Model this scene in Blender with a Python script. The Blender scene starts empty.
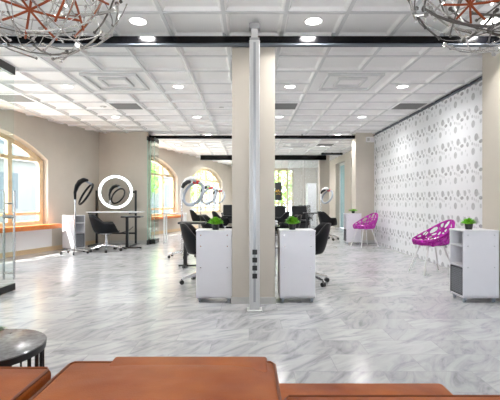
import bpy, bmesh, math, random
from mathutils import Vector, Matrix
random.seed(7)
sc = bpy.context.scene
COL = sc.collection
PI = math.pi
R = math.radians
CAMH = 1.15
CEIL = 3.0

# ------------------------------------------------------------------ materials
def new_mat(name):
    m = bpy.data.materials.new(name); m.use_nodes = True
    nt = m.node_tree
    b = nt.nodes['Principled BSDF']
    return m, nt, b

def pmat(name, col, rough=0.5, metal=0.0, spec=0.5, coat=0.0, noise=0.0, nscale=8.0, bump=0.0, bscale=60.0, emit=None, estr=0.0):
    m, nt, b = new_mat(name)
    b.inputs['Base Color'].default_value = (*col, 1)
    b.inputs['Roughness'].default_value = rough
    b.inputs['Metallic'].default_value = metal
    b.inputs['Specular IOR Level'].default_value = spec
    b.inputs['Coat Weight'].default_value = coat
    b.inputs['Coat Roughness'].default_value = 0.1
    if noise or bump:
        tc = nt.nodes.new('ShaderNodeTexCoord')
    if noise:
        n = nt.nodes.new('ShaderNodeTexNoise'); n.inputs['Scale'].default_value = nscale
        n.inputs['Detail'].default_value = 5
        nt.links.new(tc.outputs['Object'], n.inputs['Vector'])
        mr = nt.nodes.new('ShaderNodeMapRange')
        mr.inputs['From Min'].default_value = 0.3; mr.inputs['From Max'].default_value = 0.7
        mr.inputs['To Min'].default_value = 1 - noise; mr.inputs['To Max'].default_value = 1 + noise
        nt.links.new(n.outputs['Fac'], mr.inputs['Value'])
        mx = nt.nodes.new('ShaderNodeVectorMath'); mx.operation = 'SCALE'
        mx.inputs[0].default_value = col
        nt.links.new(mr.outputs['Result'], mx.inputs['Scale'])
        nt.links.new(mx.outputs['Vector'], b.inputs['Base Color'])
    if bump:
        n2 = nt.nodes.new('ShaderNodeTexNoise'); n2.inputs['Scale'].default_value = bscale
        nt.links.new(tc.outputs['Object'], n2.inputs['Vector'])
        bp = nt.nodes.new('ShaderNodeBump'); bp.inputs['Strength'].default_value = bump
        bp.inputs['Distance'].default_value = 0.01
        nt.links.new(n2.outputs['Fac'], bp.inputs['Height'])
        nt.links.new(bp.outputs['Normal'], b.inputs['Normal'])
    if emit:
        b.inputs['Emission Color'].default_value = (*emit, 1)
        b.inputs['Emission Strength'].default_value = estr
    return m

def glass_mat(name, tint=(0.93, 0.97, 0.96), refl=1.0):
    m = bpy.data.materials.new(name); m.use_nodes = True
    nt = m.node_tree; nt.nodes.clear()
    out = nt.nodes.new('ShaderNodeOutputMaterial')
    tr = nt.nodes.new('ShaderNodeBsdfTransparent'); tr.inputs['Color'].default_value = (*tint, 1)
    gl = nt.nodes.new('ShaderNodeBsdfGlossy'); gl.inputs['Roughness'].default_value = 0.02
    lw = nt.nodes.new('ShaderNodeLayerWeight'); lw.inputs['Blend'].default_value = 0.5
    pw = nt.nodes.new('ShaderNodeMath'); pw.operation = 'POWER'; pw.inputs[1].default_value = 6.0
    nt.links.new(lw.outputs['Facing'], pw.inputs[0])
    mu = nt.nodes.new('ShaderNodeMath'); mu.operation = 'MULTIPLY_ADD'; mu.inputs[1].default_value = 0.45 * refl; mu.inputs[2].default_value = 0.04 * refl
    mx = nt.nodes.new('ShaderNodeMixShader')
    nt.links.new(pw.outputs[0], mu.inputs[0]); nt.links.new(mu.outputs[0], mx.inputs[0])
    nt.links.new(tr.outputs[0], mx.inputs[1]); nt.links.new(gl.outputs[0], mx.inputs[2])
    nt.links.new(mx.outputs[0], out.inputs[0])
    return m

M = {}
M['wall'] = pmat('beige_plaster', (0.55, 0.50, 0.435), 0.7, noise=0.03, nscale=3)
M['ceil'] = pmat('white_ceiling_tile', (0.88, 0.875, 0.87), 0.6, noise=0.015, nscale=2)
M['grid'] = pmat('shade_grey_grid', (0.66, 0.665, 0.67), 0.45)  # ceiling bars painted greyer than the tiles to stand in for shade
M['steel'] = pmat('bar_steel', (0.55, 0.55, 0.56), 0.25, metal=1.0)
M['base'] = pmat('grey_baseboard', (0.50, 0.49, 0.47), 0.5)
M['slat_grey'] = pmat('vent_grey', (0.22, 0.22, 0.22), 0.5)
M['tan'] = pmat('tan_baseboard', (0.64, 0.48, 0.29), 0.4)
M['black_gloss'] = pmat('black_gloss', (0.003, 0.003, 0.004), 0.16, spec=0.22)
M['black_metal'] = pmat('black_metal', (0.012, 0.012, 0.014), 0.4, noise=0.1)
M['black_leather'] = pmat('black_leather', (0.004, 0.0045, 0.006), 0.42, spec=.2, bump=0.1, bscale=120)
M['grey_strip'] = pmat('grey_strip', (0.12, 0.14, 0.17), 0.5, metal=0.2)
M['alu'] = pmat('white_aluminium', (0.66, 0.66, 0.66), 0.45)
M['alu_dark'] = pmat('grey_aluminium', (0.40, 0.41, 0.43), 0.4, metal=0.4)
M['white_lam'] = pmat('white_laminate', (0.76, 0.75, 0.79), 0.3, noise=0.01)
M['white_paint'] = pmat('white_paint', (0.82, 0.82, 0.82), 0.35)
M['grey_mesh'] = pmat('grey_basket', (0.30, 0.31, 0.34), 0.5)
M['dark_trim'] = pmat('dark_trim', (0.05, 0.05, 0.06), 0.5)
M['chrome'] = pmat('chrome', (0.72, 0.72, 0.74), 0.15, metal=1.0)
M['wire'] = pmat('satin_steel', (0.70, 0.68, 0.66), 0.22, metal=1.0)
M['wire_dark'] = pmat('dark_steel', (0.16, 0.15, 0.14), 0.3, metal=0.9)
M['copper'] = pmat('copper', (0.34, 0.075, 0.025), 0.4, metal=0.5)
M['wood_frame'] = pmat('pale_wood', (0.70, 0.55, 0.35), 0.45, noise=0.08, nscale=14)
M['wood_orange'] = pmat('orange_wood', (0.56, 0.17, 0.045), 0.3, noise=0.12, nscale=20)
M['glass'] = glass_mat('clear_glass')
M['glass_edge'] = glass_mat('green_tint_glass', (0.92, 0.97, 0.95))
M['milky'] = glass_mat('milky_glass', (0.95, 0.97, 0.98))
_nt = M['milky'].node_tree
_df = _nt.nodes.new('ShaderNodeBsdfTranslucent'); _df.inputs['Color'].default_value = (0.85, 0.88, 0.9, 1)
_dd = _nt.nodes.new('ShaderNodeBsdfDiffuse'); _dd.inputs['Color'].default_value = (0.80, 0.83, 0.86, 1)
_a = _nt.nodes.new('ShaderNodeMixShader'); _a.inputs[0].default_value = .5
_b = _nt.nodes.new('ShaderNodeMixShader'); _b.inputs[0].default_value = .16
_out = [n for n in _nt.nodes if n.type == 'OUTPUT_MATERIAL'][0]
_src = _out.inputs[0].links[0].from_socket
_nt.links.new(_df.outputs[0], _a.inputs[1]); _nt.links.new(_dd.outputs[0], _a.inputs[2])
_nt.links.new(_src, _b.inputs[1]); _nt.links.new(_a.outputs[0], _b.inputs[2]); _nt.links.new(_b.outputs[0], _out.inputs[0])
M['glass_teal'] = pmat('teal_glass', (0.32, 0.50, 0.54), 0.15)
M['green_edge'] = pmat('green_glass_edge', (0.35, 0.55, 0.48), 0.15)
M['mirror'] = pmat('mirror', (0.93, 0.93, 0.93), 0.02, metal=1.0)
M['ring_light'] = pmat('ring_light', (1, 1, 1), 0.4, emit=(0.86, 0.96, 1.0), estr=2.0)
M['lamp'] = pmat('lamp_disc', (1, 1, 1), 0.4, emit=(1.0, 0.97, 0.93), estr=6.0)
M['magenta'] = pmat('magenta_plastic', (0.42, 0.012, 0.33), 0.25, spec=0.6)
M['grey_plastic'] = pmat('grey_plastic', (0.32, 0.36, 0.42), 0.3)
M['red'] = pmat('red_plastic', (0.55, 0.03, 0.04), 0.3)
M['gold'] = pmat('gold_paint', (0.75, 0.42, 0.05), 0.4)
M['marble_dark'] = pmat('grey_stone_top', (0.24, 0.24, 0.25), 0.2, noise=0.22, nscale=40)
M['marble_white'] = pmat('white_stone_top', (0.75, 0.76, 0.77), 0.25, noise=0.06, nscale=30)
M['leaf'] = pmat('grass_green', (0.22, 0.58, 0.03), 0.5, noise=0.35, nscale=30)
M['leaf_pale'] = pmat('sage_green', (0.28, 0.36, 0.22), 0.6, noise=0.3, nscale=30)
M['tree_leaf'] = pmat('tree_green', (0.24, 0.42, 0.08), 0.6, noise=0.35, nscale=2)
M['bark'] = pmat('bark', (0.16, 0.11, 0.07), 0.8)
M['facade'] = pmat('grey_facade', (0.15, 0.148, 0.14), 0.8, noise=0.08, nscale=0.6)
M['facade_win'] = pmat('facade_window', (0.05, 0.06, 0.07), 0.2)
M['pave'] = pmat('street_paving', (0.70, 0.69, 0.67), 0.8, noise=0.06, nscale=1)
M['stitch'] = pmat('leather_piping', (0.22, 0.052, 0.012), 0.5)

def leather_mat():
    m, nt, b = new_mat('cognac_leather')
    tc = nt.nodes.new('ShaderNodeTexCoord')
    n = nt.nodes.new('ShaderNodeTexNoise'); n.inputs['Scale'].default_value = 5; n.inputs['Detail'].default_value = 6
    nt.links.new(tc.outputs['Object'], n.inputs['Vector'])
    cr = nt.nodes.new('ShaderNodeValToRGB')
    cr.color_ramp.elements[0].position = 0.3; cr.color_ramp.elements[0].color = (0.30, 0.058, 0.006, 1)
    cr.color_ramp.elements[1].position = 0.72; cr.color_ramp.elements[1].color = (0.52, 0.135, 0.015, 1)
    nt.links.new(n.outputs['Fac'], cr.inputs['Fac']); nt.links.new(cr.outputs['Color'], b.inputs['Base Color'])
    b.inputs['Roughness'].default_value = 0.46; b.inputs['Specular IOR Level'].default_value = 0.22
    v = nt.nodes.new('ShaderNodeTexVoronoi'); v.inputs['Scale'].default_value = 260
    nt.links.new(tc.outputs['Object'], v.inputs['Vector'])
    bp = nt.nodes.new('ShaderNodeBump'); bp.inputs['Strength'].default_value = 0.12; bp.inputs['Distance'].default_value = 0.004
    nt.links.new(v.outputs['Distance'], bp.inputs['Height'])
    n2 = nt.nodes.new('ShaderNodeTexNoise'); n2.inputs['Scale'].default_value = 7
    nt.links.new(tc.outputs['Object'], n2.inputs['Vector'])
    bp2 = nt.nodes.new('ShaderNodeBump'); bp2.inputs['Strength'].default_value = 0.35; bp2.inputs['Distance'].default_value = 0.02
    nt.links.new(n2.outputs['Fac'], bp2.inputs['Height']); nt.links.new(bp.outputs['Normal'], bp2.inputs['Normal'])
    nt.links.new(bp2.outputs['Normal'], b.inputs['Normal'])
    return m
M['leather'] = leather_mat()

def floor_mat():
    m, nt, b = new_mat('veined_marble')
    L = nt.links.new
    tc = nt.nodes.new('ShaderNodeTexCoord')
    br = nt.nodes.new('ShaderNodeTexBrick')
    br.offset = 0.5
    br.inputs['Color1'].default_value = (0, 0, 0, 1); br.inputs['Color2'].default_value = (1, 1, 1, 1)
    br.inputs['Mortar'].default_value = (0.5, 0.5, 0.5, 1)
    br.inputs['Scale'].default_value = 1.0
    br.inputs['Mortar Size'].default_value = 0.003
    br.inputs['Brick Width'].default_value = 0.6; br.inputs['Row Height'].default_value = 0.3
    L(tc.outputs['Object'], br.inputs['Vector'])
    # a random shift and turn per slab
    sc3 = nt.nodes.new('ShaderNodeVectorMath'); sc3.operation = 'SCALE'; sc3.inputs['Scale'].default_value = 9.0
    L(br.outputs['Color'], sc3.inputs[0])
    add = nt.nodes.new('ShaderNodeVectorMath'); add.operation = 'ADD'
    L(tc.outputs['Object'], add.inputs[0]); L(sc3.outputs['Vector'], add.inputs[1])
    rot = nt.nodes.new('ShaderNodeVectorRotate'); rot.rotation_type = 'Z_AXIS'
    sep = nt.nodes.new('ShaderNodeSeparateColor'); L(br.outputs['Color'], sep.inputs[0])
    ang = nt.nodes.new('ShaderNodeMapRange')
    ang.inputs['To Min'].default_value = R(-75); ang.inputs['To Max'].default_value = R(-18)
    L(sep.outputs[0], ang.inputs['Value'])
    L(add.outputs['Vector'], rot.inputs['Vector']); L(ang.outputs['Result'], rot.inputs['Angle'])
    mp = nt.nodes.new('ShaderNodeVectorMath'); mp.operation = 'MULTIPLY'; mp.inputs[1].default_value = (1.7, 6.0, 1.0)
    L(rot.outputs['Vector'], mp.inputs[0])
    n1 = nt.nodes.new('ShaderNodeTexNoise'); n1.inputs['Scale'].default_value = 1.25; n1.inputs['Detail'].default_value = 8
    n1.inputs['Roughness'].default_value = 0.6; n1.inputs['Distortion'].default_value = 1.5
    L(mp.outputs['Vector'], n1.inputs['Vector'])
    cr = nt.nodes.new('ShaderNodeValToRGB')
    e = cr.color_ramp.elements
    e[0].position = 0.30; e[0].color = (0.255, 0.26, 0.275, 1)
    e[1].position = 0.72; e[1].color = (0.52, 0.52, 0.53, 1)
    x = e.new(0.44); x.color = (0.39, 0.395, 0.41, 1)
    x = e.new(0.54); x.color = (0.465, 0.465, 0.475, 1)
    L(n1.outputs['Fac'], cr.inputs['Fac'])
    # tone from slab to slab and grout
    tone = nt.nodes.new('ShaderNodeMapRange'); tone.inputs['To Min'].default_value = 0.88; tone.inputs['To Max'].default_value = 1.10
    L(sep.outputs[0], tone.inputs['Value'])
    s2 = nt.nodes.new('ShaderNodeVectorMath'); s2.operation = 'SCALE'
    L(cr.outputs['Color'], s2.inputs[0]); L(tone.outputs['Result'], s2.inputs['Scale'])
    mix = nt.nodes.new('ShaderNodeMix'); mix.data_type = 'RGBA'
    mf = nt.nodes.new('ShaderNodeMath'); mf.operation = 'MULTIPLY'; mf.inputs[1].default_value = 0.5
    L(br.outputs['Fac'], mf.inputs[0]); L(mf.outputs[0], mix.inputs[0])
    L(s2.outputs['Vector'], mix.inputs[6]); mix.inputs[7].default_value = (0.30, 0.30, 0.31, 1)
    L(mix.outputs[2], b.inputs['Base Color'])
    b.inputs['Roughness'].default_value = 0.2
    b.inputs['Specular IOR Level'].default_value = 0.6
    return m
M['floor'] = floor_mat()

def wallpaper_mat():
    m, nt, b = new_mat('dotted_wallpaper')
    L = nt.links.new
    g = nt.nodes.new('ShaderNodeNewGeometry')
    sx = nt.nodes.new('ShaderNodeSeparateXYZ'); L(g.outputs['Position'], sx.inputs[0])
    def math_(op, a, b_=None, c=None):
        n = nt.nodes.new('ShaderNodeMath'); n.operation = op
        for i, v in enumerate((a, b_, c)):
            if v is None: continue
            if isinstance(v, (int, float)): n.inputs[i].default_value = v
            else: L(v, n.inputs[i])
        return n.outputs[0]
    PU, PV = 0.525, 0.42
    dots = [(0, 0, .052, .054, .62), (.188, .024, .030, .030, .42), (.109, -.084, .026, .024, .40), (.242, -.079, .036, .036, .62),
            (.315, -.001, .040, .044, .55), (.085, -.206, .050, .052, .52), (.407, -.077, .050, .026, .72), (.407, -.198, .030, .032, .36),
            (.300, -.17, .018, .022, .25), (.16, -.03, .018, .018, .25), (.46, -.02, .02, .02, .3), (.36, .03, .02, .022, .22), (.05, -.10, .018, .020, .3), (.23, .05, .016, .018, .2), (.25, -.24, .022, .024, .2), (.47, -.13, .022, .022, .25), (.0, -.12, .024, .026, .22)]
    total = None
    for (u, v, rx, rz, dk) in dots:
        du = math_('WRAP', math_('SUBTRACT', sx.outputs['Y'], 6.037 + u), PU / 2, -PU / 2)
        dv = math_('WRAP', math_('SUBTRACT', sx.outputs['Z'], 1.694 + v), PV / 2, -PV / 2)
        a = math_('POWER', math_('ABSOLUTE', math_('DIVIDE', du, rx * 1.0)), 2.0)
        c = math_('POWER', math_('ABSOLUTE', math_('DIVIDE', dv, rz * 1.06)), 2.0)
        d = math_('ADD', a, c)
        mr = nt.nodes.new('ShaderNodeMapRange'); mr.interpolation_type = 'SMOOTHSTEP'
        mr.inputs['From Min'].default_value = 1.25; mr.inputs['From Max'].default_value = 0.75
        mr.inputs['To Min'].default_value = 0; mr.inputs['To Max'].default_value = min(dk * 1.1, .8)
        L(d, mr.inputs['Value'])
        total = mr.outputs['Result'] if total is None else math_('MAXIMUM', total, mr.outputs['Result'])
    # faint mottling printed inside the dots
    n = nt.nodes.new('ShaderNodeTexNoise'); n.inputs['Scale'].default_value = 26
    L(g.outputs['Position'], n.inputs['Vector'])
    mot = nt.nodes.new('ShaderNodeMapRange'); mot.inputs['From Min'].default_value = .3; mot.inputs['From Max'].default_value = .7
    mot.inputs['To Min'].default_value = .75; mot.inputs['To Max'].default_value = 1.1
    L(n.outputs['Fac'], mot.inputs['Value'])
    fac = math_('MULTIPLY', total, mot.outputs['Result'])
    mix = nt.nodes.new('ShaderNodeMix'); mix.data_type = 'RGBA'
    L(fac, mix.inputs[0]); mix.inputs[6].default_value = (0.80, 0.81, 0.835, 1); mix.inputs[7].default_value = (0.20, 0.205, 0.215, 1)
    L(mix.outputs[2], b.inputs['Base Color'])
    b.inputs['Roughness'].default_value = 0.45
    return m
M['paper'] = wallpaper_mat()

# ------------------------------------------------------------------ mesh builder
class MB:
    def __init__(s): s.bm = bmesh.new()
    def _xf(s, vs, rot, loc):
        if rot is not None: bmesh.ops.rotate(s.bm, verts=vs, cent=(0, 0, 0), matrix=rot)
        bmesh.ops.translate(s.bm, verts=vs, vec=loc)
    def box(s, x0, x1, y0, y1, z0, z1, rot=None, bev=0.0):
        r = bmesh.ops.create_cube(s.bm, size=1)
        vs = r['verts']
        bmesh.ops.scale(s.bm, verts=vs, vec=(x1 - x0, y1 - y0, z1 - z0))
        s._xf(vs, rot, ((x0 + x1) / 2, (y0 + y1) / 2, (z0 + z1) / 2))
        if bev:
            es = list({e for v in vs for e in v.link_edges})
            bmesh.ops.bevel(s.bm, geom=es, offset=bev, segments=3, profile=0.5, affect='EDGES')
        return s
    def cyl(s, p0, p1, r0, r1=None, n=12, cap=True):
        p0, p1 = Vector(p0), Vector(p1)
        if r1 is None: r1 = r0
        d = p1 - p0
        q = d.to_track_quat('Z', 'Y').to_matrix()
        r = bmesh.ops.create_cone(s.bm, cap_ends=cap, segments=n, radius1=r0, radius2=r1, depth=d.length)
        s._xf(r['verts'], q, (p0 + p1) / 2)
        return s
    def tube(s, pts, r, n=8, closed=False, flat=1.0, up=None):
        pts = [Vector(p) for p in pts]
        N = len(pts); rings = []
        rr = r if isinstance(r, (list, tuple)) else [r] * N
        prev = None
        for i, p in enumerate(pts):
            if closed: t = pts[(i + 1) % N] - pts[i - 1]
            else: t = pts[min(i + 1, N - 1)] - pts[max(i - 1, 0)]
            t.normalize()
            ref = Vector(up) if up else (prev if prev else (Vector((0, 0, 1)) if abs(t.z) < .9 else Vector((1, 0, 0))))
            a = (ref - t * ref.dot(t)).normalized()
            if not up: prev = a
            b = t.cross(a)
            rings.append([s.bm.verts.new(p + a * math.cos(2 * PI * k / n) * rr[i] * flat + b * math.sin(2 * PI * k / n) * rr[i]) for k in range(n)])
        for i in range(N if closed else N - 1):
            A, B = rings[i], rings[(i + 1) % N]
            for k in range(n):
                s.bm.faces.new((A[k], A[(k + 1) % n], B[(k + 1) % n], B[k]))
        if not closed:
            s.bm.faces.new(rings[0][::-1]); s.bm.faces.new(rings[-1])
        return s
    def lathe(s, prof, n=24, c=(0, 0, 0)):
        rings = []
        for (r, z) in prof:
            if r < 1e-6: rings.append([s.bm.verts.new((c[0], c[1], c[2] + z))])
            else: rings.append([s.bm.verts.new((c[0] + r * math.cos(2 * PI * k / n), c[1] + r * math.sin(2 * PI * k / n), c[2] + z)) for k in range(n)])
        for A, B in zip(rings[:-1], rings[1:]):
            for k in range(n):
                k2 = (k + 1) % n
                if len(A) == 1 and len(B) == 1: continue
                if len(A) == 1: s.bm.faces.new((A[0], B[k2], B[k]))
                elif len(B) == 1: s.bm.faces.new((A[k], A[k2], B[0]))
                else: s.bm.faces.new((A[k], A[k2], B[k2], B[k]))
        return s
    def sphere(s, c, r, sub=2, scale=(1, 1, 1)):
        q = bmesh.ops.create_icosphere(s.bm, subdivisions=sub, radius=r)
        bmesh.ops.scale(s.bm, verts=q['verts'], vec=scale)
        bmesh.ops.translate(s.bm, verts=q['verts'], vec=c)
        return s
    def torus(s, c, R_, r, axis=(0, 0, 1), n=36, m=10, a0=0, a1=2 * PI, flat=1.0):
        q = Vector(axis).to_track_quat('Z', 'Y').to_matrix()
        closed = abs(a1 - a0 - 2 * PI) < 1e-4
        k = n if closed else n + 1
        pts = [Vector(c) + q @ Vector((R_ * math.cos(a0 + (a1 - a0) * i / n), R_ * math.sin(a0 + (a1 - a0) * i / n), 0)) for i in range(k)]
        return s.tube(pts, r, m, closed=closed, up=tuple(q @ Vector((0, 0, 1))), flat=flat)
    def quad(s, *ps):
        s.bm.faces.new([s.bm.verts.new(p) for p in ps]); return s
    def build(s, name, mat, parent=None, loc=None, rotz=None, smooth=False, fixn=True):
        if fixn: bmesh.ops.recalc_face_normals(s.bm, faces=s.bm.faces[:])
        me = bpy.data.meshes.new(name); s.bm.to_mesh(me); s.bm.free()
        me.materials.append(mat)
        if smooth:
            for p in me.polygons: p.use_smooth = True
            try: me.set_sharp_from_angle(angle=R(40))
            except Exception: pass
        o = bpy.data.objects.new(name, me); COL.objects.link(o)
        if parent is not None: o.parent = parent
        if loc is not None: o.location = loc
        if rotz is not None: o.rotation_euler.z = rotz
        return o

def tag(o, label=None, cat=None, group=None, kind=None):
    if label: o['label'] = label
    if cat: o['category'] = cat
    if group: o['group'] = group
    if kind: o['kind'] = kind
    return o
def thing(name, label, cat, loc=(0, 0, 0), rotz=0, group=None):
    o = bpy.data.objects.new(name, None); COL.objects.link(o)
    o.empty_display_size = 0.1
    o.location = loc; o.rotation_euler = (0, 0, rotz)
    return tag(o, label, cat, group)
def copy_tree(o, parent=None):
    c = o.copy(); COL.objects.link(c)
    if parent is not None: c.parent = parent
    for ch in list(o.children): copy_tree(ch, c)
    return c
def dup(o, loc, rotz=0, label=None, group=None):
    c = copy_tree(o); c.scale = (1, 1, 1); c.location = loc; c.rotation_euler = (0, 0, rotz)
    if label: c['label'] = label
    if group: c['group'] = group
    return c
def struct(o, label=None, cat='room'):
    o['kind'] = 'structure'
    if label: o['label'] = label; o['category'] = cat
    return o

# ------------------------------------------------------------------ the setting
def wx(y): return -5.0 + 0.31 * (y - 8.0)          # left facade line (room side)
DN = Vector((0.31, 1.0, 0)).normalized()           # along the facade, away from the camera
NO = Vector((-DN.y, DN.x, 0))                      # outwards
def fp(u, off, z):                                 # a point of the facade: u along it (0 where y = 8), off outwards
    p = Vector((-5, 8, 0)) + DN * u + NO * off
    return (p.x, p.y, z)
U = lambda y: (y - 8.0) / DN.y

mb = MB(); mb.quad((-9.5, -3.4, 0), (4.6, -3.4, 0), (4.6, 23.5, 0), (-9.5, 23.5, 0))
# keep only the inside of the facade: cut along its line
bmesh.ops.bisect_plane(mb.bm, geom=mb.bm.verts[:] + mb.bm.edges[:] + mb.bm.faces[:], plane_co=fp(0, .3, 0), plane_no=NO, clear_outer=True)
struct(mb.build('floor', M['floor']), 'grey veined polished marble floor slabs', 'floor')

# ceiling: coffered lay-in tiles
X0, DX, Y0, DY = -0.86, 0.61, 5.10, 0.592
mb = MB()
def frustum_rings(x0, x1, y0, y1, steps):
    prev = None
    bm = mb.bm
    for (ins, z) in steps:
        ring = [bm.verts.new((x, y, z)) for x, y in ((x0 + ins, y0 + ins), (x1 - ins, y0 + ins), (x1 - ins, y1 - ins), (x0 + ins, y1 - ins))]
        if prev:
            for k in range(4): bm.faces.new((prev[k], prev[(k + 1) % 4], ring[(k + 1) % 4], ring[k]))
        prev = ring
    bm.faces.new(prev)
motif = [(-2.08, 6.284), (1.58, 6.284), (-2.08, 13.39), (1.58, 13.39), (-0.25, -0.82)]
cells = set()
for mx_, my_ in motif:
    i = round((mx_ - X0) / DX); j = round((my_ - Y0) / DY)
    for a in (-1, 0):
        for b_ in (-1, 0): cells.add((i + a, j + b_))
    x, y = X0 + i * DX, Y0 + j * DY
    z = CEIL
    frustum_rings(x - DX, x + DX, y - DY, y + DY, [(0, z), (.03, z), (.05, z + .03)])
for i in range(-14, 9):
    for j in range(-15, 31):
        if (i, j) in cells: continue
        x, y = X0 + i * DX, Y0 + j * DY
        z = CEIL
        frustum_rings(x, x + DX, y, y + DY, [(0, z), (.03, z), (.05, z + .03)])
def cut_facade(mb, off):
    bm = mb.bm
    bmesh.ops.bisect_plane(bm, geom=bm.verts[:] + bm.edges[:] + bm.faces[:], plane_co=fp(0, off, 0), plane_no=NO, clear_outer=True)
cut_facade(mb, .05)
o = mb.build('ceiling', M['ceil'], fixn=False)
struct(o, 'white coffered suspended ceiling tiles', 'ceiling')
mb = MB()
def spans(lo, hi, holes):
    cur = lo
    for a, b_ in sorted(holes):
        if a > cur: yield cur, a
        cur = b_
    if hi > cur: yield cur, hi
MO = [(round((a - X0) / DX), round((b_ - Y0) / DY)) for a, b_ in motif]
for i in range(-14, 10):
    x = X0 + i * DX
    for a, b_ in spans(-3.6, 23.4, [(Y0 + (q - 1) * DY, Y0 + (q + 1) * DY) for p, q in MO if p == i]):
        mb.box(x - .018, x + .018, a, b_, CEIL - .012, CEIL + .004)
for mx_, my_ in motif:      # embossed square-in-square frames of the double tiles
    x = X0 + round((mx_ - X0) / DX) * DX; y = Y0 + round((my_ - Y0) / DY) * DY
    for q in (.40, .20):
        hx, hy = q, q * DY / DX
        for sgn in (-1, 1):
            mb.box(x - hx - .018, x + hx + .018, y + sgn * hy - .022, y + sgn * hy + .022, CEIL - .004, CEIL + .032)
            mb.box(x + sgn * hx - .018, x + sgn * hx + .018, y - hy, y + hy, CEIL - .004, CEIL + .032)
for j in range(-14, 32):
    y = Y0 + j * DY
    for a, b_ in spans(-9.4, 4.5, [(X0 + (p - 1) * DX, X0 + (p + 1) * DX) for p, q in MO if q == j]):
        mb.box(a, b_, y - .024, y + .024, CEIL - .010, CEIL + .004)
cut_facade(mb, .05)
struct(mb.build('trim_3', M['grid']), 'metal grid between the ceiling tiles, shade put into its grey', 'ceiling')
mb = MB(); mb.box(-9.6, 4.6, -3.9, 23.6, CEIL + .06, CEIL + .2); cut_facade(mb, .3)
struct(mb.build('trim_1', M['ceil']), 'slab above the ceiling tiles', 'ceiling')

def arch_z(u, c, hw, spring, rise):
    rad = (hw * hw + rise * rise) / (2 * rise)
    return spring + rise - rad + math.sqrt(max(rad * rad - (u - c) ** 2, 0))
WT = 0.32
SILL = 0.60; SPRING = 2.09; RISE = 0.57; HW = 1.79
win_c = [U(2.0), U(7.5), U(13.6), U(18.15)]
mb = MB()
us = [U(-3.3), U(22.6)]
for c in win_c:
    us += [c - HW + 2 * HW * k / 20 for k in range(21)]
us = sorted(set(round(u, 5) for u in us))
def inwin(u):
    for c in win_c:
        if c - HW - 1e-4 < u < c + HW + 1e-4: return c
for a, b_ in zip(us[:-1], us[1:]):
    c = inwin((a + b_) / 2)
    for off in (0, WT):
        if c is None: mb.quad(fp(a, off, 0), fp(b_, off, 0), fp(b_, off, CEIL + .05), fp(a, off, CEIL + .05))
        else:
            mb.quad(fp(a, off, 0), fp(b_, off, 0), fp(b_, off, SILL), fp(a, off, SILL))
            za, zb = arch_z(a, c, HW, SPRING, RISE), arch_z(b_, c, HW, SPRING, RISE)
            mb.quad(fp(a, off, za), fp(b_, off, zb), fp(b_, off, CEIL + .05), fp(a, off, CEIL + .05))
    if c is not None:
        mb.quad(fp(a, 0, za), fp(b_, 0, zb), fp(b_, WT, zb), fp(a, WT, za))
        mb.quad(fp(a, 0, SILL), fp(b_, 0, SILL), fp(b_, WT, SILL), fp(a, WT, SILL))
for c in win_c:
    for u in (c - HW, c + HW):
        mb.quad(fp(u, 0, SILL), fp(u, WT, SILL), fp(u, WT, SPRING), fp(u, 0, SPRING))
bmesh.ops.remove_doubles(mb.bm, verts=mb.bm.verts[:], dist=1e-4)
struct(mb.build('wall_left', M['wall']), 'beige facade wall with arched windows', 'wall')

def facade_box(mb, u0, u1, o0, o1, z0, z1):
    vs = [mb.bm.verts.new(fp(u, o, z)) for z in (z0, z1) for u, o in ((u0, o0), (u1, o0), (u1, o1), (u0, o1))]
    for f in ((0, 1, 2, 3), (4, 5, 6, 7), (0, 1, 5, 4), (1, 2, 6, 5), (2, 3, 7, 6), (3, 0, 4, 7)):
        mb.bm.faces.new([vs[i] for i in f])
for n, c in enumerate(win_c, 1):
    t = bpy.data.objects.new('window_%d' % n, None); COL.objects.link(t)
    struct(t, 'arched window in a pale wooden frame', 'window')
    fo = 0.17
    hw = HW - 0.02
    pts = [(c - hw, SILL + .08)] + [(c - hw + 2 * hw * k / 28, arch_z(c - hw + 2 * hw * k / 28, c, HW, SPRING, RISE) - .03) for k in range(29)] + [(c + hw, SILL + .08)]
    mb = MB(); prev = None
    cen = (c, 1.4)
    for (u, z) in pts:
        du, dz = cen[0] - u, cen[1] - z
        l = math.hypot(du, dz)
        inn = (u + (0.10 if u < c - hw + 1e-3 else -0.10 if u > c + hw - 1e-3 else du / l * .08), z - (0.09 if SILL + .1 < z else 0))
        ring = [mb.bm.verts.new(p) for p in (fp(u, fo - .04, z), fp(u, fo + .05, z), fp(inn[0], fo + .05, inn[1]), fp(inn[0], fo - .04, inn[1]))]
        if prev:
            for k in range(4): mb.bm.faces.new((prev[k], prev[(k + 1) % 4], ring[(k + 1) % 4], ring[k]))
        prev = ring
    facade_box(mb, c - hw, c + hw, fo - .04, fo + .05, SILL + .001, SILL + .10)
    mb.build('window_frame', M['wood_frame'], t)
    for k, d in enumerate((-0.89, 0, 0.89)):
        mb = MB(); facade_box(mb, c + d - .05, c + d + .05, fo - .045, fo + .055, SILL + .1, arch_z(c + d, c, HW, SPRING, RISE) - .09)
        mb.build('mullion', M['wood_frame'], t)
    mb = MB(); facade_box(mb, c - hw + .1, c + hw - .1, fo - .035, fo + .045, SPRING - .05, SPRING + .03)
    mb.build('transom', M['wood_frame'], t)
    mb = MB(); facade_box(mb, c - hw + .1, c + hw - .1, fo - .035, fo + .045, 0.84, 0.90)
    mb.build('transom', M['wood_frame'], t)
    mb = MB()
    prev = None
    for (u, z) in pts[1:-1]:
        cur = (u, z)
        if prev: mb.quad(fp(prev[0], fo, SILL + .09), fp(u, fo, SILL + .09), fp(u, fo, z - .03), fp(prev[0], fo, prev[1] - .03))
        prev = cur
    bmesh.ops.remove_doubles(mb.bm, verts=mb.bm.verts[:], dist=1e-4)
    mb.build('window_pane', M['glass'], t)

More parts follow.
